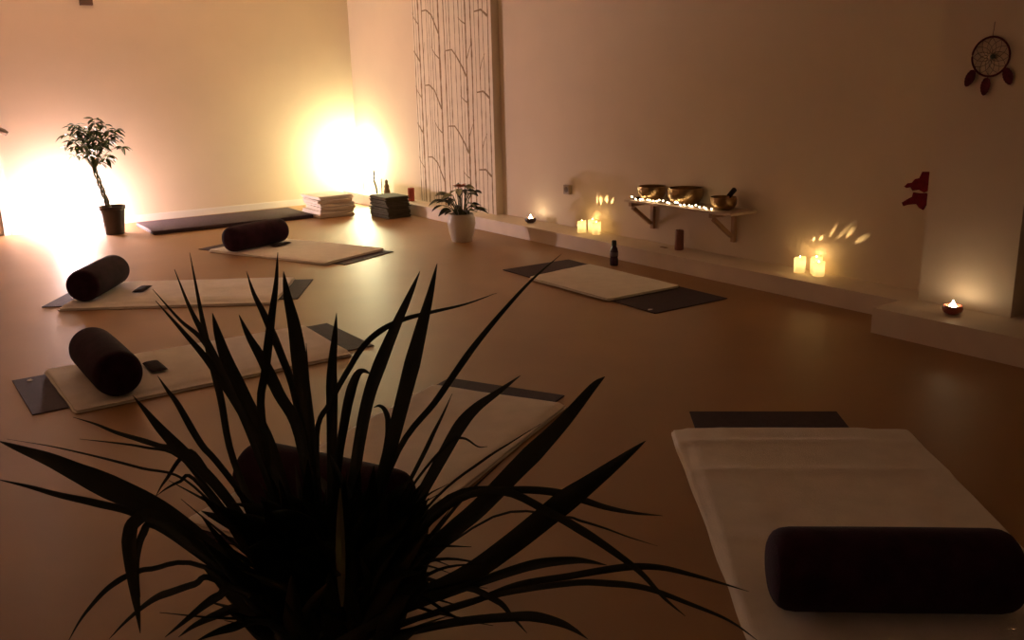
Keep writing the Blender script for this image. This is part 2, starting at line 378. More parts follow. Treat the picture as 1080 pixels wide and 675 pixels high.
# ---------------------------------------------------------------- lamps
def glow(name, col, s):
    M = bpy.data.materials.new(name); M.use_nodes = True; nt = M.node_tree; nt.nodes.remove(nt.nodes['Principled BSDF'])
    e = nt.nodes.new('ShaderNodeEmission'); e.inputs[0].default_value = (*col, 1); e.inputs[1].default_value = s
    nt.links.new(e.outputs[0], nt.nodes['Material Output'].inputs[0]); return M
lp = thing('floor_lamp', 'glowing white globe lamp on the floor left of the potted tree', 'lamp', W(-10.15, 1.6))
bm = bmesh.new(); lathe(bm, [(0, 0), (.07, 0), (.075, .008), (.07, .02), (.035, .028), (.035, .045), (0, .045)]); obj('base', bm, M_trim, lp, smooth=True)
bm = bmesh.new(); sphere(bm, (0, 0, .118), .085, 32, 20); obj('globe', bm, glow('floor_globe_glow', FLOOR_LAMP_COL, FLOOR_LAMP), lp, smooth=True)
bm = bmesh.new(); tube(bm, catmull([(-.06, -.02, .006), (-.14, -.1, .005), (-.2, -.03, .005), (-.28, -.12, .005), (-.3, -.22, .005)]), .004); obj('cord', bm, M_trim, lp, smooth=True)
lc = thing('table_lamp', 'glowing frosted lamp on the ledge in the room corner', 'lamp', W(-9.95, 4.77, .121))
bm = bmesh.new(); lathe(bm, [(0, 0), (.06, 0), (.06, .014), (.014, .022), (.011, .26), (.03, .27), (.03, .295), (0, .295)]); obj('base', bm, M_trim, lc, smooth=True)
bm = bmesh.new(); sphere(bm, (0, 0, .41), .09, 32, 20, sz=1.45); obj('globe', bm, glow('corner_globe_glow', CORNER_LAMP_COL, CORNER_LAMP), lc, smooth=True)
bm = bmesh.new(); random.seed(3)
pts = [(.12 * math.cos(a) * (1 + .3 * math.sin(3 * a)) , .05 * math.sin(a) + .01 * math.sin(5 * a), .012 + .008 * math.sin(4 * a)) for a in [k * .25 for k in range(40)]]
tube(bm, pts, .009)
tag(obj('cable_coil', bm, M_trim, smooth=True, loc=flo(30, 244), rotz=.2), 'loose coil of white cable on the floor beside the door jamb', 'cable')

# ---------------------------------------------------------------- potted tree with twisted trunk
pt = thing('potted_tree', 'small tree with twisted trunk in a dark pot by the left wall', 'plant', flo(118, 248) + Vector((-.0, .08, 0)))
bm = bmesh.new(); lathe(bm, [(0, 0), (.085, 0), (.09, .01), (.115, .24), (.125, .245), (.125, .275), (.113, .275), (.108, .235), (0, .235)], 40); obj('pot', bm, M_pot, pt, smooth=True)
bm = bmesh.new(); lathe(bm, [(.107, .236), (.06, .246), (0, .25)], 28); obj('soil', bm, M_soil, pt, smooth=True)
bm = bmesh.new()
for ph in (0, math.pi * .67, math.pi * 1.33):
    tube(bm, [(-.02 - .10 * (k / 24) + .016 * math.cos(ph + k * .38), .016 * math.sin(ph + k * .38), (.23 + .41 * k / 24)) for k in range(25)], [.012 - .004 * k / 24 for k in range(25)], 8)
random.seed(11)
cr = Vector((-.125, 0, .865)); leaves = []
for k in range(62):
    th = random.uniform(0, 2 * math.pi); el = random.uniform(-.85, 1.3); L = .28 * random.random() ** .5
    e = cr + Vector((math.cos(th) * math.cos(el) * L * 1.05, math.sin(th) * math.cos(el) * L, math.sin(el) * L * .95))
    a = Vector((-.12, 0, .60 + random.uniform(0, .05))); mid = a.lerp(e, .55) + Vector((0, 0, .05))
    pth = catmull([a, mid, e], 5); tube(bm, pth, [.004 - .003 * i / (len(pth) - 1) for i in range(len(pth))], 5); leaves.append((e, (e - mid).normalized()))
obj('trunk', bm, M_bark, pt, smooth=True)
def leaf(bm, base, dr, L, wd, droop, nseg=5, mi=0, roll=0, fold=.25):
    dr = dr.normalized(); side = dr.cross(Vector((0, 0, 1)))
    if side.length < .1: side = Vector((1, 0, 0))
    side.normalize(); side = Matrix.Rotation(roll, 3, dr) @ side; rows = []
    for k in range(nseg + 1):
        t = k / nseg; p = base + dr * L * t + Vector((0, 0, -droop * L * t * t)); wv = wd * math.sin(math.pi * (t * .93 + .04)) ** .8 * (1 - .25 * t)
        up = side.cross(dr)
        rows.append((bm.verts.new(p - side * wv / 2 + up * wv * fold), bm.verts.new(p), bm.verts.new(p + side * wv / 2 + up * wv * fold)))
    for A, B in zip(rows, rows[1:]):
        for q in (0, 1): bm.faces.new((A[q], A[q + 1], B[q + 1], B[q])).material_index = mi
bm = bmesh.new()
for e, dr in leaves:
    for k in range(random.randint(5, 7)):
        a = 2 * math.pi * k / 7 + random.uniform(-.3, .3)
        q = (dr * .25 + Vector((math.cos(a), math.sin(a), random.uniform(-.75, .05)))).normalized()
        leaf(bm, e + q * .008, q, random.uniform(.06, .095), random.uniform(.03, .042), random.uniform(.15, .5), roll=random.uniform(-.5, .5))
obj('foliage', bm, M_leaf2, pt, smooth=True, flip=False)

# ---------------------------------------------------------------- birch wallpaper strip on the pier
bm = bmesh.new(); s0, s1, z0, z1 = -8.745, -7.2855, .121, CEIL - .002
def wp(u, z, dt=0): return W(s0 + (s1 - s0) * u, TP - .0015 - dt, z)
def strip(pts, wd):
    rows = []
    for i, (u, z) in enumerate(pts):
        a = pts[max(0, i - 1)]; b = pts[min(len(pts) - 1, i + 1)]
        du, dz = (b[0] - a[0]) * 1.46, b[1] - a[1]; l = math.hypot(du, dz) or 1
        ww = wd[i] if isinstance(wd, list) else wd
        nx, nz = -dz / l * ww / 2 / 1.46, du / l * ww / 2
        rows.append((bm.verts.new(wp(min(1, max(0, u + nx)), z + nz, .0006)), bm.verts.new(wp(min(1, max(0, u - nx)), z - nz, .0006))))
    for A, B in zip(rows, rows[1:]):
        bm.faces.new((A[0], A[1], B[1], B[0])).material_index = 1
quadbox(bm, W(s0, TP - .0015), W(s1, TP - .0015), W(s1, TP - .0002), W(s0, TP - .0002), z0, z1)
random.seed(21)
lines = [(.015, .012), (.085, .022), (.135, .016), (.2, .01), (.262, .01), (.30, .01), (.36, .024), (.43, .018), (.50, .012), (.565, .009), (.62, .012), (.70, .026), (.765, .02), (.86, .012), (.965, .016), (.05, .007), (.23, .007), (.465, .008), (.66, .007), (.81, .008), (.91, .009)]
for u, wd in lines:
    pts, ws = [], []
    for k in range(90):
        z = z0 + .003 + (z1 - z0 - .006) * k / 89; pts.append((u + .006 * noise.noise(Vector((u * 50, z * 1.5, 0))), z)); ws.append(wd * (.8 + 1.3 * abs(noise.noise(Vector((u * 90, z * 9, 3))))))
    strip(pts, ws)
for zb in [-.02, .71, 1.44, 2.17]:
    def br(P, wd=.026):
        Q = [(u, z + zb) for u, z in P]
        if all(z0 + .01 < z < z1 - .01 for u, z in Q): strip(Q, [wd * (.45 + .55 * i / (len(Q) - 1)) for i in range(len(Q))])
    br([(.13, .62), (.2, .625), (.27, .57), (.34, .42), (.355, .39)]); br([(.81, .55), (.89, .56), (.96, .5)])
    br([(.44, .95), (.52, .955), (.57, .9), (.65, .78), (.69, .7)]); br([(.0, .97), (.04, .92), (.085, .86)])
    br([(.0, .62), (.03, .56), (.08, .5)], .014); br([(.25, 1.0), (.29, .93), (.35, .88)], .014)
    br([(.77, 1.02), (.74, .95), (.705, .86)], .014); br([(.61, .52), (.65, .48), (.7, .45)], .014); br([(.92, .9), (.88, .82), (.86, .75)], .012)
    br([(.16, 1.05), (.15, 1.0), (.137, .93)], .01)
tag(obj('wallpaper_panel', bm, [mat('birch_paper', (.8, .7, .57), .8, .2, var=.06, vscale=9, bump=.05), mat('birch_line', (.3, .21, .13), .85, .15, var=.35, vscale=40)], flip=False), 'birch tree wallpaper strip with brown trunks and branches behind the white vase', 'wallpaper')

# ---------------------------------------------------------------- vase with plant by the ledge
vp = thing('vase_plant', 'leafy plant with a reddish top in a white vase before the birch wallpaper', 'plant', flo(487, 255.5) + Vector((0, .07, 0)))
bm = bmesh.new(); lathe(bm, [(0, 0), (.085, 0), (.09, .008), (.11, .08), (.125, .16), (.122, .2), (.108, .235), (.112, .245), (.104, .245), (.098, .232), (.11, .19), (.08, .1), (0, .09)], 40); obj('vase', bm, mat('glazed_white_vase', (.66, .6, .52), .3, .5, bump=.04), vp, smooth=True)
bm = bmesh.new(); lathe(bm, [(.105, .205), (.05, .215), (0, .22)], 24); obj('soil', bm, M_soil, vp, smooth=True)
random.seed(8); bs, bl, bp = bmesh.new(), bmesh.new(), bmesh.new()
for k in range(34):
    a = 2 * math.pi * k / 34 * 5.3 + random.uniform(-.2, .2); hgt = random.uniform(.25, .48); rad = (.03 + .1 * random.random()) if hgt > .4 else random.uniform(.06, .17)
    e = Vector((rad * math.cos(a), rad * math.sin(a), hgt)); b_ = Vector((.03 * math.cos(a), .03 * math.sin(a), .21))
    tube(bs, catmull([b_, b_.lerp(e, .5) + Vector((0, 0, .03)), e], 4), .004, 5)
    q = Vector((math.cos(a), math.sin(a), random.uniform(-.25, .35)))
    leaf(bl if k % 4 else bp, e, q, random.uniform(.085, .135), random.uniform(.055, .078), .3, roll=random.uniform(-.6, .6))
obj('stems', bs, M_bark, vp); obj('foliage', bl, mat('dark_vase_leaf', (.03, .035, .014), .4, .45, var=.3, vscale=14), vp, smooth=True, flip=False)
q = obj('pale_leaves', bp, mat('pale_vase_leaf', (.35, .36, .2), .45, .4, var=.25, vscale=14), vp, smooth=True, flip=False); q['label'] = 'paler leaves'
bm = bmesh.new()
for k in range(9):
    a = k * 2.4; leaf(bm, Vector((.0, 0, .47)), Vector((math.cos(a), math.sin(a), .35 + .05 * k)), .075, .04, .2)
q = obj('flower', bm, mat('rust_bract', (.5, .14, .05), .5, .3, var=.2, vscale=20), vp, smooth=True, flip=False); q['label'] = 'rusty red flower'

# ---------------------------------------------------------------- things on the ledge in the corner
st = thing('twig_holder', 'dark wavy twig standing in a pale dish on the corner ledge', 'ornament', W(-9.64, 4.77, .121))
bm = bmesh.new(); lathe(bm, [(0, 0), (.05, 0), (.06, .012), (.055, .014), (.045, .006), (0, .006)]); obj('dish', bm, M_trim, st, smooth=True)
bm = bmesh.new(); tube(bm, catmull([(.015, 0, .006), (.008, 0, .08), (-.012, 0, .16), (-.005, 0, .21), (-.012, 0, .28)]), [.011] * 20 + [.011] * 13, 8); obj('twig', bm, M_pot, st, smooth=True)
gv = tag(obj('glass_vase', bmesh.new(), None), 'clear glass vase on the corner ledge between twig and statuette', 'vase'); bpy.data.objects.remove(gv)
bm = bmesh.new(); lathe(bm, [(0, 0), (.035, 0), (.038, .01), (.036, .13), (.033, .13), (.034, .012), (0, .01)], 28)
tag(obj('glass_vase', bm, glass_mat('clear_glass'), smooth=True, loc=W(-9.5, 4.79, .121)), 'clear glass vase on the corner ledge between twig and brown statuette', 'vase')
sb = thing('statuette', 'slim brown statuette on the ledge behind the dark blankets', 'statuette', W(-9.36, 4.77, .121))
bm = bmesh.new(); lathe(bm, [(0, 0), (.04, 0), (.042, .015), (.03, .02), (0, .02)]); obj('base', bm, M_pot, sb, smooth=True)
bm = bmesh.new(); lathe(bm, [(0, .02), (.034, .021), (.038, .05), (.026, .09), (.03, .115), (.018, .14), (.016, .146), (.02, .16), (.018, .178), (.006, .19), (0, .192)], 24); obj('figure', bm, mat('brown_carving', (.14, .08, .04), .5, .4, bump=.3, var=.2), sb, smooth=True)
bm = bmesh.new(); tube(bm, [(-.055, 0, .018), (-.055, 0, .2)], .006); tube(bm, [(-.055, 0, .012), (-.03, 0, .012)], .008); obj('staff', bm, M_pot, sb, smooth=True)
bm = bmesh.new(); lathe(bm, [(0, 0), (.034, 0), (.036, .004), (.036, .136), (.032, .142), (.012, .139), (0, .138)], 28); 
rc = tag(obj('pillar_candle', bm, mat('red_wax', (.4, .06, .03), .5, .4, var=.1, bump=.05), smooth=True, loc=W(-8.8, 4.775, .121)), 'red pillar candle on the ledge behind the dark blanket stack', 'candle')
bm = bmesh.new(); tube(bm, [(0, 0, .137), (.001, 0, .15)], .0015, 5); obj('wick', bm, M_black, rc)

# ---------------------------------------------------------------- shelf with singing bowls and string lights
SH = W(-4.79, TW, 0); sh = thing('wall_shelf', 'pale wooden wall shelf on two wooden brackets above the ledge', 'shelf', SH, TH)
ZS = .452
bm = bmesh.new(); box(bm, -.47, .6, -.262, -.002, ZS, ZS + .018, bev=.002); obj('board', bm, M_board, sh)
for x in (-.41, .41):
    bm = bmesh.new(); box(bm, x - .016, x + .016, -.03, -.002, ZS - .225, ZS - .001, bev=.002); box(bm, x - .016, x + .016, -.255, -.031, ZS - .03, ZS - .001, bev=.002)
    a, b = Vector((x, -.215, ZS - .032)), Vector((x, -.032, ZS - .17)); dv = (b - a).normalized(); nn = Vector((0, -dv.z, dv.y)) * .013
    vs = []
    for xx in (x - .0145, x + .0145):
        vs.append([bm.verts.new((xx, q.y, q.z)) for q in (a + nn * .0, b + nn * .0, b + nn * 2 * -1, a + nn * 2 * -1)])
    bm.faces.new(vs[0]); bm.faces.new(vs[1])
    for i in range(4): bm.faces.new((vs[0][i], vs[0][(i + 1) % 4], vs[1][(i + 1) % 4], vs[1][i]))
    obj('bracket', bm, M_wood, sh)
def bowl_bm(r, h):
    bm = bmesh.new(); lathe(bm, [(0, 0), (r * .5, 0), (r * .78, h * .12), (r * .97, h * .45), (r, h * .75), (r * .97, h), (r * .93, h), (r * .95, h * .74), (r * .9, h * .45), (r * .7, h * .17), (0, h * .06)], 48); return bm
zt = ZS + .0185
def sp(x, y, z=0): return SH + rot(x, y, TH) + Vector((0, 0, z))
tag(obj('singing_bowl', bowl_bm(.108, .105), M_brass, smooth=True, loc=sp(-.30, -.135, zt)), 'bronze singing bowl at the left end of the wall shelf', 'bowl', 'singing bowls on the shelf')
tag(obj('singing_bowl', bowl_bm(.128, .118), M_brass, smooth=True, loc=sp(.04, -.125, zt)), 'largest bronze singing bowl, in the middle of the wall shelf', 'bowl', 'singing bowls on the shelf')
tag(obj('singing_bowl', bowl_bm(.092, .088), M_brass, smooth=True, loc=sp(.42, -.14, zt)), 'small bronze singing bowl at the right end of the shelf, holding a mallet', 'bowl', 'singing bowls on the shelf')
ml = thing('bowl_mallet', 'dark mallet leaning out of the small singing bowl', 'mallet', sp(.42, -.14, zt))
bm = bmesh.new(); a = Vector((-.03, -.045, .03)); b = Vector((.085, .04, .135)); tube(bm, [a, a.lerp(b, .6)], .009, 10); obj('handle', bm, M_wood, ml, smooth=True)
bm = bmesh.new(); tube(bm, [a.lerp(b, .55), a.lerp(b, .58), a.lerp(b, .97), b], [.012, .017, .018, .013], 12); obj('head', bm, M_dark, ml, smooth=True)
bm = bmesh.new(); tube(bm, [(-.07, .0, .008), (.07, .0, .008)], .008, 10); tube(bm, [(-.09, .0, .012), (-.07, .0, .009)], .01, 10)
tag(obj('bowl_striker', bm, M_dark, smooth=True, loc=sp(-.42, -.15, zt), rotz=TH + 1.9), 'dark striker stick lying at the left end of the shelf', 'striker')
fl = thing('string_lights', 'lit string of tiny warm bulbs along the shelf front, around the bowls', 'string lights', sp(0, 0, zt), TH)
random.seed(4); bp_ = []
for k in range(23):
    x = -.39 + .8 * k / 22 + random.uniform(-.012, .012); bp_.append(Vector((x, -.246 + random.uniform(-.004, .012), .012 + random.choice((0, 0, .004, .014)))))
bm = bmesh.new(); tube(bm, [p + Vector((0, .008, -.009 + (0 if p.z < .02 else .006))) for p in bp_], .0018, 5); obj('wire', bm, M_metal, fl)
M_bulb = glow('fairy_glow', (1, .74, .42), FAIRY * 8)
sphere_me = None
for p in bp_:
    if sphere_me is None:
        bm = bmesh.new(); sphere(bm, (0, 0, 0), .0055, 10, 8); o = obj('bulb', bm, M_bulb, fl, smooth=True, loc=p); sphere_me = o
    else:
        o = sphere_me.copy(); COL.objects.link(o); o.parent = fl; o.location = p

# ---------------------------------------------------------------- candles and tealights
def pillar(loc, label, h=.1, beams=()):
    t = thing('pillar_candle', label, 'candle', loc, 0, 'lit ivory candles on the ledge'); r = .037
    bm = bmesh.new(); prof = [(0, .0), (r * .97, 0), (r, .004), (r, h * .96), (r * .93, h), (r * .86, h * .985), (r * .82, h * .9), (r * .3, h * .86), (0, h * .855)]
    lathe(bm, prof, 32)
    for v in bm.verts:
        if v.co.z > h * .9: v.co.z += .006 * math.sin(math.atan2(v.co.y, v.co.x) + 2.5) * (1 if v.co.to_2d().length > r * .8 else 0)
    obj('wax', bm, M_wax, t, smooth=True)
    bm = bmesh.new(); lathe(bm, [(0, h * .87), (.003, h * .89), (.0045, h * .94), (.003, h * 1.0), (0, h * 1.07)], 12); obj('flame', bm, glow('led_flame', (1, .7, .3), 45), t, smooth=True)
    point('candle_light', t, (0, 0, h * .62), LED_CANDLE, (1, .74, .36), .012)
    point('flame_light', t, (0, 0, h * 1.3), LED_CANDLE * .45, (1, .55, .2), .008)
    for i, (kd, kn, e) in enumerate(beams):              # added narrow spotlights that draw bright streaks on the wall behind
        l = bpy.data.lights.new('streak_spot', 'SPOT'); l.energy = STREAK * e; l.color = (1, .68, .28); l.spot_size = math.radians(9); l.spot_blend = 1; l.shadow_soft_size = .004
        o = bpy.data.objects.new('streak_spot', l); COL.objects.link(o); o.parent = t; o.location = (0, 0, h * 1.12)
        o.rotation_euler = (D * kd + N * kn + Vector((0, 0, 1))).to_track_quat('-Z', 'Y').to_euler()
    return t
zl = .1205
pillar(W(-5.93, 4.815, zl), 'lit ivory candle, leftmost of the trio left of the shelf', beams=((.5, .8, .9), (.9, .75, .7)))
pillar(W(-5.895, 4.902, zl), 'lit ivory candle behind the other two in the trio left of the shelf', .105, ((.05, .3, .8), (.45, .32, .8)))
pillar(W(-5.785, 4.85, zl), 'lit ivory candle, front right of the trio left of the shelf', beams=((.15, .6, 1), (.55, .6, .8)))
pillar(W(-3.75, 4.862, zl), 'lit ivory candle, leftmost of the trio right of the shelf', .1, ((.35, .85, .45), (.8, .75, .45)))
pillar(W(-3.655, 4.904, zl), 'lit ivory candle behind the other two in the trio right of the shelf', .11, ((.5, .27, .4), (1.0, .26, .4)))
pillar(W(-3.598, 4.855, zl), 'lit ivory candle, front right of the trio right of the shelf', .09, ((.8, .5, .5), (1.5, .6, .5)))
def tealight(loc, label, col, name):
    t = thing('tealight_holder', label, 'candle', loc, 0, 'tealights on the ledge')
    bm = bmesh.new(); lathe(bm, [(0, 0), (.03, 0), (.047, .014), (.052, .03), (.046, .046), (.041, .046), (.045, .03), (.036, .017), (0, .012)], 32); obj('holder', bm, mat(name, col, .35, .5, bump=.2, bscale=50, var=.2, vscale=25), t, smooth=True)
    bm = bmesh.new(); lathe(bm, [(0, .018), (.034, .019), (.036, .034), (.034, .036), (.03, .033), (0, .032)], 24); obj('wax', bm, M_wax, t, smooth=True)
    bm = bmesh.new(); lathe(bm, [(0, .034), (.012, .037), (.018, .044), (.009, .056), (.003, .068), (0, .074)], 14); obj('flame', bm, glow('tealight_flame', (1, .78, .48), 40), t, smooth=True)
    point('flame_light', t, (0, 0, .085), TEALIGHT, (1, .6, .28), .008)
    return t
tealight(W(-6.66, 4.815, zl), 'lit tealight in a dark round holder on the ledge beside the birch wallpaper', (.06, .03, .025), 'dark_holder')
tealight(W(-2.51, 4.52, .1405), 'lit tealight in a reddish brown holder on the step at far right', (.3, .06, .035), 'red_holder')
bc = tag(obj('pillar_candle', (lambda b: (lathe(b, [(0, 0), (.031, 0), (.033, .004), (.033, .14), (.029, .147), (.012, .144), (0, .143)], 28), b)[1])(bmesh.new()), mat('brown_wax', (.28, .1, .06), .5, .4, var=.15, bump=.05), smooth=True, loc=W(-4.83, 4.85, zl)), 'unlit reddish brown pillar candle on the ledge under the shelf', 'candle')
bm = bmesh.new(); tube(bm, [(0, 0, .142), (.001, 0, .155)], .0016, 5); obj('wick', bm, M_black, bc)
bm = bmesh.new(); box(bm, -.03, .03, -.012, .012, 0, .004, bev=.001)
tag(obj('matchbox', bm, M_wood, loc=W(-4.97, 4.83, zl), rotz=TH), 'flat little dark piece lying on the ledge left of the brown candle', 'matchbox')
# bottle on the floor
bt = thing('water_bottle', 'dark purple bottle standing on the floor by the ledge', 'bottle', flo(648, 280.5) + Vector((0, .03, 0)))
bm = bmesh.new(); lathe(bm, [(0, 0), (.029, 0), (.032, .006), (.032, .05), (.029, .058), (.0305, .066), (.032, .075), (.032, .105), (.026, .13), (.016, .148), (.016, .152), (0, .152)], 28); obj('body', bm, mat('purple_plastic', (.05, .02, .045), .25, .5, var=.1), bt, smooth=True)
bm = bmesh.new(); lathe(bm, [(.0325, .072), (.0328, .073), (.0328, .102), (.0325, .103)], 28); q = obj('label_band', bm, mat('bottle_band', (.16, .11, .14), .5, .3, var=.3, vscale=40), bt, smooth=True); q['label'] = 'paler band round the body'
bm = bmesh.new(); lathe(bm, [(0, .1525), (.0185, .1525), (.0185, .182), (.014, .19), (0, .19)], 24); obj('cap', bm, M_black, bt, smooth=True)
# socket, dream catcher, red hanging, small box up high
so = thing('wall_socket', 'small beige wall socket above the left candle trio', 'socket', W(-6.267, TW - .0005, .44), TH)
bm = bmesh.new(); box(bm, -.04, .04, -.03, 0, -.04, .04, bev=.004); obj('plate', bm, mat('beige_plastic', (.33, .24, .17), .5, .4, bump=.02), so)
bm = bmesh.new(); r0 = bmesh.ops.create_cone(bm, cap_ends=True, segments=24, radius1=.024, radius2=.024, depth=.004, matrix=Matrix.Translation((0, -.0315, 0)) @ Matrix.Rotation(math.pi / 2, 4, 'X')); obj('outlet_face', bm, mat('brown_plastic', (.16, .11, .08), .5, .4, bump=.02), so)
dc = thing('dream_catcher', 'round dream catcher with three maroon feathers on the right wall', 'dream catcher', W(-2.517, TR - .012, 1.432), TH)
def ringpts(r, n=49): return [(r * math.cos(2 * math.pi * k / (n - 1)), 0, r * math.sin(2 * math.pi * k / (n - 1))) for k in range(n)]
bm = bmesh.new(); tube(bm, ringpts(.094), .005, 8); obj('hoop', bm, M_feather, dc, smooth=True)
bm = bmesh.new()
for lv_, (ra, rb) in enumerate(((.092, .068), (.068, .046), (.046, .028), (.028, .014))):
    for k in range(12):
        a0 = 2 * math.pi * (k + .5 * (lv_ % 2)) / 12
        for sg in (-.5, .5):
            a1 = a0 + 2 * math.pi * sg / 12; tube(bm, [(ra * math.cos(a0), 0, ra * math.sin(a0)), (rb * math.cos(a1), 0, rb * math.sin(a1))], .0011, 4)
obj('web', bm, mat('web_thread', (.1, .06, .055), .8), dc)
bm = bmesh.new(); sphere(bm, (.012, -.003, 0), .012, 12, 8); q = obj('bead', bm, mat('green_bead', (.07, .09, .07), .4, .5), dc, smooth=True); q['label'] = 'greyish green centre bead'
bm = bmesh.new(); tube(bm, [(0, 0, .094), (0, .006, .16), (0, .01, .165)], .0015, 5); obj('cord', bm, M_feather, dc)
for fx, fz, fa, fl_ in ((-.078, -.062, -.4, .085), (-.005, -.1, -.12, .085), (.082, -.055, .4, .085)):
    bm = bmesh.new(); ax = Vector((math.sin(fa), 0, -math.cos(fa))); sd = Vector((math.cos(fa), 0, math.sin(fa))); b_ = Vector((fx, 0, fz))
    tube(bm, [b_ - ax * .02, b_, b_ + ax * fl_], [.001, .0014, .0006], 5)
    L_, R_ = [], []
    for k in range(13):
        t = k / 12; wv = .024 * math.sin(math.pi * (t * .9 + .1)) ** .6 + (.002 if k % 2 else 0)
        c = b_ + ax * fl_ * t; L_.append((bm.verts.new(c - sd * wv + Vector((0, -.004, -.004))), bm.verts.new(c + Vector((0, -.001, 0))), bm.verts.new(c + sd * wv + Vector((0, -.004, -.004)))))
    for A, B in zip(L_, L_[1:]):
        for q in (0, 1): bm.faces.new((A[q], A[q + 1], B[q + 1], B[q]))
    obj('feather', bm, M_feather, dc, smooth=True, flip=False)
rh = thing('wall_hanging', 'red jagged cut-out decoration hanging by the wall corner at right', 'wall decoration', W(-3.03, TW - .003, .70), TH)
def cut(pts):
    bm = bmesh.new(); lo = [bm.verts.new((x, 0, z)) for x, z in pts]; f = bm.faces.new(lo); r = bmesh.ops.extrude_face_region(bm, geom=[f])
    for v in r['geom']:
        if isinstance(v, bmesh.types.BMVert): v.co.y -= .008
    bmesh.ops.triangulate(bm, faces=bm.faces); return bm
U = [(.075, .115), (.03, .112), (.015, .075), (-.01, .068), (-.03, .045), (-.055, .04), (-.075, .02), (-.06, .012), (-.035, .018), (-.02, .0), (.02, .008), (.05, -.005), (.08, .01), (.11, -.004), (.15, .02), (.12, .05), (.13, .09), (.1, .085)]
V = [(.06, -.008), (.02, -.012), (-.015, -.01), (-.02, -.035), (-.045, -.05), (-.082, -.075), (-.07, -.095), (-.045, -.085), (-.02, -.08), (.01, -.075), (.03, -.095), (.055, -.105), (.07, -.075), (.1, -.08), (.14, -.09), (.12, -.05), (.13, -.02), (.09, -.015)]
obj('upper_cutout', cut(U), M_red, rh); obj('lower_cutout', cut(V), M_red, rh)
bm = bmesh.new(); box(bm, -.06, .06, -.045, 0, 0, .13, bev=.004)
sw = tag(obj('wall_box', bm, mat('brown_box', (.12, .07, .05), .6, .3, bump=.03), loc=W(S0 + .0005, 2.04, 2.18), rotz=TH + math.pi / 2), 'small dark box fixed high on the left wall at the top edge', 'box')

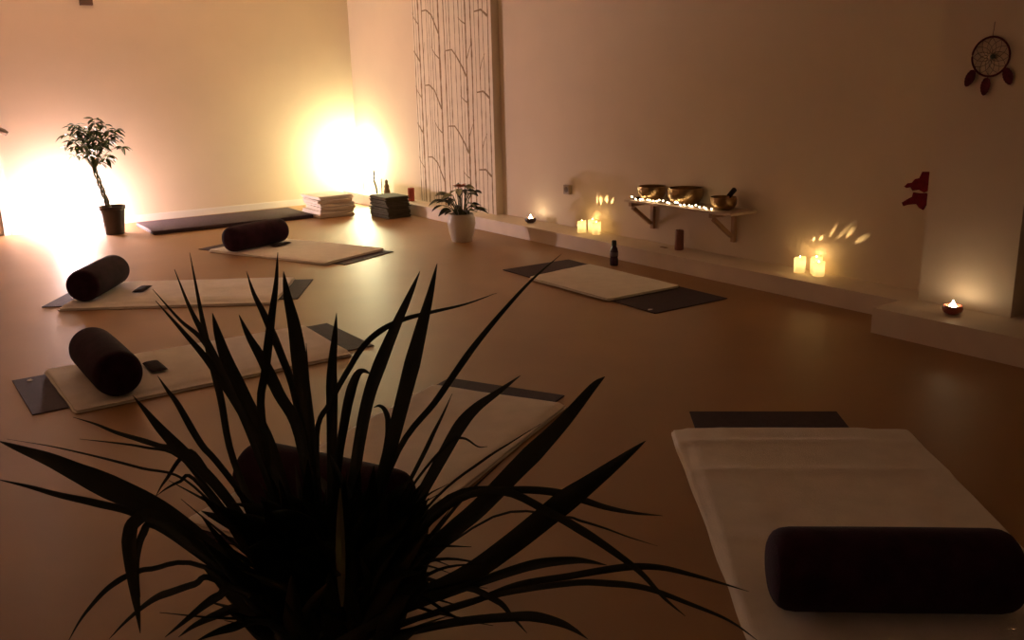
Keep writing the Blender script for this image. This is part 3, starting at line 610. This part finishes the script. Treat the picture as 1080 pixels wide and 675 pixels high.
# ---------------------------------------------------------------- foreground dracaena
DC = 1.3
ctr = at(345, 655, DC); fx, fy = ctr.x, ctr.y
dp = thing('potted_dracaena', 'big spiky dark dracaena in the left foreground', 'plant', (fx, fy, 0))
O = Vector((fx, fy, 0))
bm = bmesh.new(); lathe(bm, [(0, 0), (.13, 0), (.135, .01), (.165, .29), (.18, .295), (.18, .33), (.166, .33), (.16, .28), (0, .28)], 48); obj('pot', bm, M_pot, dp, smooth=True)
bm = bmesh.new(); lathe(bm, [(.159, .282), (.08, .295), (0, .3)], 32); obj('soil', bm, M_soil, dp, smooth=True)
bm = bmesh.new()
zc = ctr.z
tube(bm, catmull([(0, 0, .28), (.01, .005, .4), (0, 0, .52), (0, 0, zc + .02)], 6), [.024 - .006 * k / 18 for k in range(19)], 12); obj('stem', bm, M_bark, dp, smooth=True)
LV = [  # width px, tip depth offset, pixel path tip -> base
 (8, .10, [(200, 266), (210, 320), (219, 366), (232, 418), (246, 486), (285, 570)]),
 (7, -.06, [(184, 284), (199, 322), (213, 350), (238, 400), (268, 470), (300, 560)]),
 (7, .12, [(161, 305), (190, 338), (216, 362), (250, 420), (292, 500), (320, 580)]),
 (9, -.02, [(164, 317), (195, 352), (222, 384), (252, 430), (290, 500), (322, 580)]),
 (9, .15, [(260, 286), (268, 310), (279, 332), (296, 372), (312, 420), (330, 530)]),
 (9, -.1, [(293, 266), (291, 300), (286, 338), (280, 390), (276, 440), (300, 560)]),
 (17, .05, [(299, 286), (303, 312), (311, 348), (318, 400), (326, 460), (338, 580)]),
 (17, .1, [(224, 330), (230, 352), (241, 384), (260, 425), (284, 470), (318, 580)]),
 (13, .02, [(252, 332), (262, 354), (277, 380), (294, 415), (316, 460), (335, 580)]),
 (13, .12, [(355, 330), (353, 355), (350, 390), (350, 430), (350, 470), (350, 600)]),
 (4, -.05, [(323, 362), (324, 385), (326, 420), (330, 470), (338, 560)]),
 (7, .2, [(524, 309), (490, 321), (460, 328), (428, 336), (404, 347), (384, 364), (366, 392), (348, 425), (334, 460), (340, 580)]),
 (15, .08, [(443, 286), (432, 312), (417, 346), (401, 385), (389, 420), (379, 470), (360, 590)]),
 (17, -.04, [(461, 278), (453, 312), (444, 346), (434, 385), (425, 420), (411, 474), (380, 590)]),
 (8, .25, [(592, 268), (560, 296), (528, 331), (500, 365), (478, 396), (458, 425), (420, 475), (375, 590)]),
 (10, -.1, [(392, 395), (383, 391), (376, 396), (369, 415), (363, 445), (355, 500), (350, 600)]),
 (6, 0, [(394, 430), (400, 428), (406, 433), (409, 447), (405, 480), (380, 590)]),
 (14, .06, [(549, 396), (525, 414), (503, 430), (486, 449), (468, 480), (450, 512), (400, 600)]),
 (22, .1, [(638, 397), (625, 408), (597, 441), (570, 469), (544, 495), (505, 535), (470, 565), (400, 630)]),
 (24, -.05, [(681, 465), (652, 488), (622, 511), (594, 532), (540, 575), (485, 612), (400, 650)]),
 (9, .12, [(699, 544), (668, 541), (638, 535), (610, 526), (583, 519), (540, 517), (474, 525), (400, 600)]),
 (9, -.1, [(723, 650), (700, 630), (674, 602), (638, 575), (610, 557), (583, 542), (529, 518), (470, 535), (390, 620)]),
 (8, .1, [(790, 624), (760, 615), (728, 606), (697, 599), (667, 598), (635, 602), (601, 608), (547, 617), (493, 637), (400, 665)]),
 (7, -.05, [(805, 680), (770, 655), (728, 637), (681, 620), (640, 615), (601, 615), (529, 626), (460, 645), (390, 670)]),
 (11, .02, [(640, 596), (620, 592), (601, 591), (565, 595), (522, 608), (460, 630), (380, 660)]),
 (10, -.1, [(620, 674), (605, 664), (590, 657), (565, 651), (540, 651), (478, 657), (390, 675)]),
 (7, 0, [(556, 668), (540, 650), (523, 633), (480, 620), (400, 650)]),
 (3, .1, [(694, 576), (665, 567), (638, 557), (612, 549), (594, 545), (520, 545), (400, 630)]),
 (3, .05, [(570, 447), (540, 466), (509, 486), (460, 525), (390, 610)]),
 (5, .1, [(477, 415), (468, 435), (458, 455), (446, 480), (425, 520), (380, 600)]),
 (3, -.05, [(514, 471), (504, 471), (488, 462), (470, 470), (430, 520), (380, 610)]),
 (26, .08, [(-2, 465), (25, 475), (52, 485), (80, 498), (104, 509), (157, 534), (195, 560), (223, 585), (261, 622), (320, 670)]),
 (8, -.05, [(-5, 505), (30, 513), (63, 522), (104, 531), (146, 543), (200, 575), (320, 660)]),
 (3, .1, [(7, 463), (50, 470), (87, 478), (120, 486), (150, 494), (195, 506), (250, 560), (330, 650)]),
 (6, .12, [(77, 440), (100, 447), (122, 456), (145, 463), (167, 470), (188, 478), (230, 530), (320, 640)]),
 (3, -.08, [(84, 463), (120, 467), (153, 472), (190, 483), (240, 540), (320, 650)]),
 (13, .1, [(140, 417), (154, 434), (168, 451), (187, 471), (207, 490), (241, 528), (320, 640)]),
 (8, .15, [(166, 396), (177, 412), (188, 427), (212, 468), (236, 496), (330, 620)]),
 (14, -.12, [(148, 668), (145, 645), (142, 625), (137, 592), (136, 566), (142, 550), (165, 545), (220, 585), (320, 660)]),
 (8, -.05, [(148, 630), (145, 608), (145, 585), (151, 563), (165, 555), (230, 600), (320, 665)]),
 (6, -.1, [(70, 680), (84, 655), (97, 638), (112, 622), (129, 610), (145, 603), (160, 600), (216, 598), (330, 670)]),
 (8, .02, [(115, 674), (133, 655), (153, 638), (167, 629), (181, 624), (205, 616), (230, 612), (330, 675)]),
 (9, -.12, [(174, 672), (195, 655), (216, 638), (232, 628), (250, 621), (330, 665)]),
 (10, -.02, [(188, 672), (205, 660), (226, 650), (250, 641), (275, 635), (340, 670)]),
 (9, -.14, [(207, 676), (225, 668), (244, 662), (278, 655), (340, 680)]),
 (5, .1, [(164, 524), (170, 513), (177, 503), (190, 484), (205, 478), (240, 530), (320, 640)]),
 (4, .0, [(165, 523), (176, 515), (190, 508), (204, 505), (250, 560), (330, 650)])]
random.seed(77)
for k in range(230):
    a = random.uniform(.25, math.pi - .25); L = random.uniform(60, 215)
    bx, by = random.uniform(310, 410), random.uniform(600, 700); ex, ey = bx + math.cos(a) * L, by - math.sin(a) * L
    ex = min(max(ex, 212), 452); ey = max(ey, 474 + random.uniform(0, 30) + abs(ex - 345) * .35)
    sag = random.uniform(-12, 18)
    LV.append((random.uniform(10, 24), random.uniform(-.22, .14), [(ex, ey), (ex * .66 + bx * .34, ey * .66 + by * .34 - sag), (ex * .33 + bx * .67, ey * .33 + by * .67 - sag), (bx, by)]))
for k in range(30):                                       # thin leaves fanning out beside the crown
    sgn = 1 if k % 5 else -1
    ex = 345 + sgn * random.uniform(95, 190); ey = random.uniform(475, 665); bx, by = random.uniform(340, 400), random.uniform(600, 680)
    LV.append((random.uniform(3, 6), random.uniform(-.2, .2), [(ex, ey), (ex * .7 + bx * .3, ey * .7 + by * .3 - random.uniform(-5, 22)), (ex * .35 + bx * .65, ey * .35 + by * .65 - random.uniform(0, 20)), (bx, by)]))
bm = bmesh.new()
for wpx, dz, path in LV:
    n = len(path); bx, by = path[-1]
    cum = [0]
    for a, b in zip(path, path[1:]): cum.append(cum[-1] + math.hypot(a[0] - b[0], a[1] - b[1]))
    P3 = []
    base_d = DC + random.uniform(-.02, .02)
    for (px, py), c in zip(path, cum):
        f = 1 - c / cum[-1]; P3.append(at(px, py, base_d + dz * f ** 1.3))
    P3.append(O + Vector((random.uniform(-.012, .012), random.uniform(-.012, .012), zc - random.uniform(.0, .05))))
    C_ = catmull(P3, 5); m_ = len(C_) - 1; tw = random.uniform(-.45, .45); rows = []
    for i, p in enumerate(C_):
        t = (C_[min(i + 1, m_)] - C_[max(i - 1, 0)]).normalized(); view = (p - Vector((0, 0, H))).normalized()
        sd = t.cross(view)
        if sd.length < 1e-4: sd = Vector((1, 0, 0))
        sd.normalize(); sd = Matrix.Rotation(tw, 3, t) @ sd; up = sd.cross(t)
        f = i / m_; prof = min(1, (f / .42) ** .75) if f < .42 else 1 - .3 * (f - .42) / .58
        ww = max(.0006, wpx * DC / F * prof / math.cos(tw)); 
        rows.append([bm.verts.new(p - O - sd * ww / 2 + up * ww * .12), bm.verts.new(p - O - up * ww * .05), bm.verts.new(p - O + sd * ww / 2 + up * ww * .12)])
    for A, B in zip(rows, rows[1:]):
        for q in (0, 1): bm.faces.new((A[q], A[q + 1], B[q + 1], B[q]))
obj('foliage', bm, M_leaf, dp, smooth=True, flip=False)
bm = bmesh.new(); b_ = at(361, 640, DC - .16) - O
leaf(bm, b_, (at(359, 530, DC - .17) - at(361, 640, DC - .16)), .15, .014, .0, 8, roll=0)
q = obj('young_leaf', bm, mat('young_leaf_green', (.12, .12, .05), .45, .4, var=.15), dp, smooth=True, flip=False); q['label'] = 'pale young leaf'
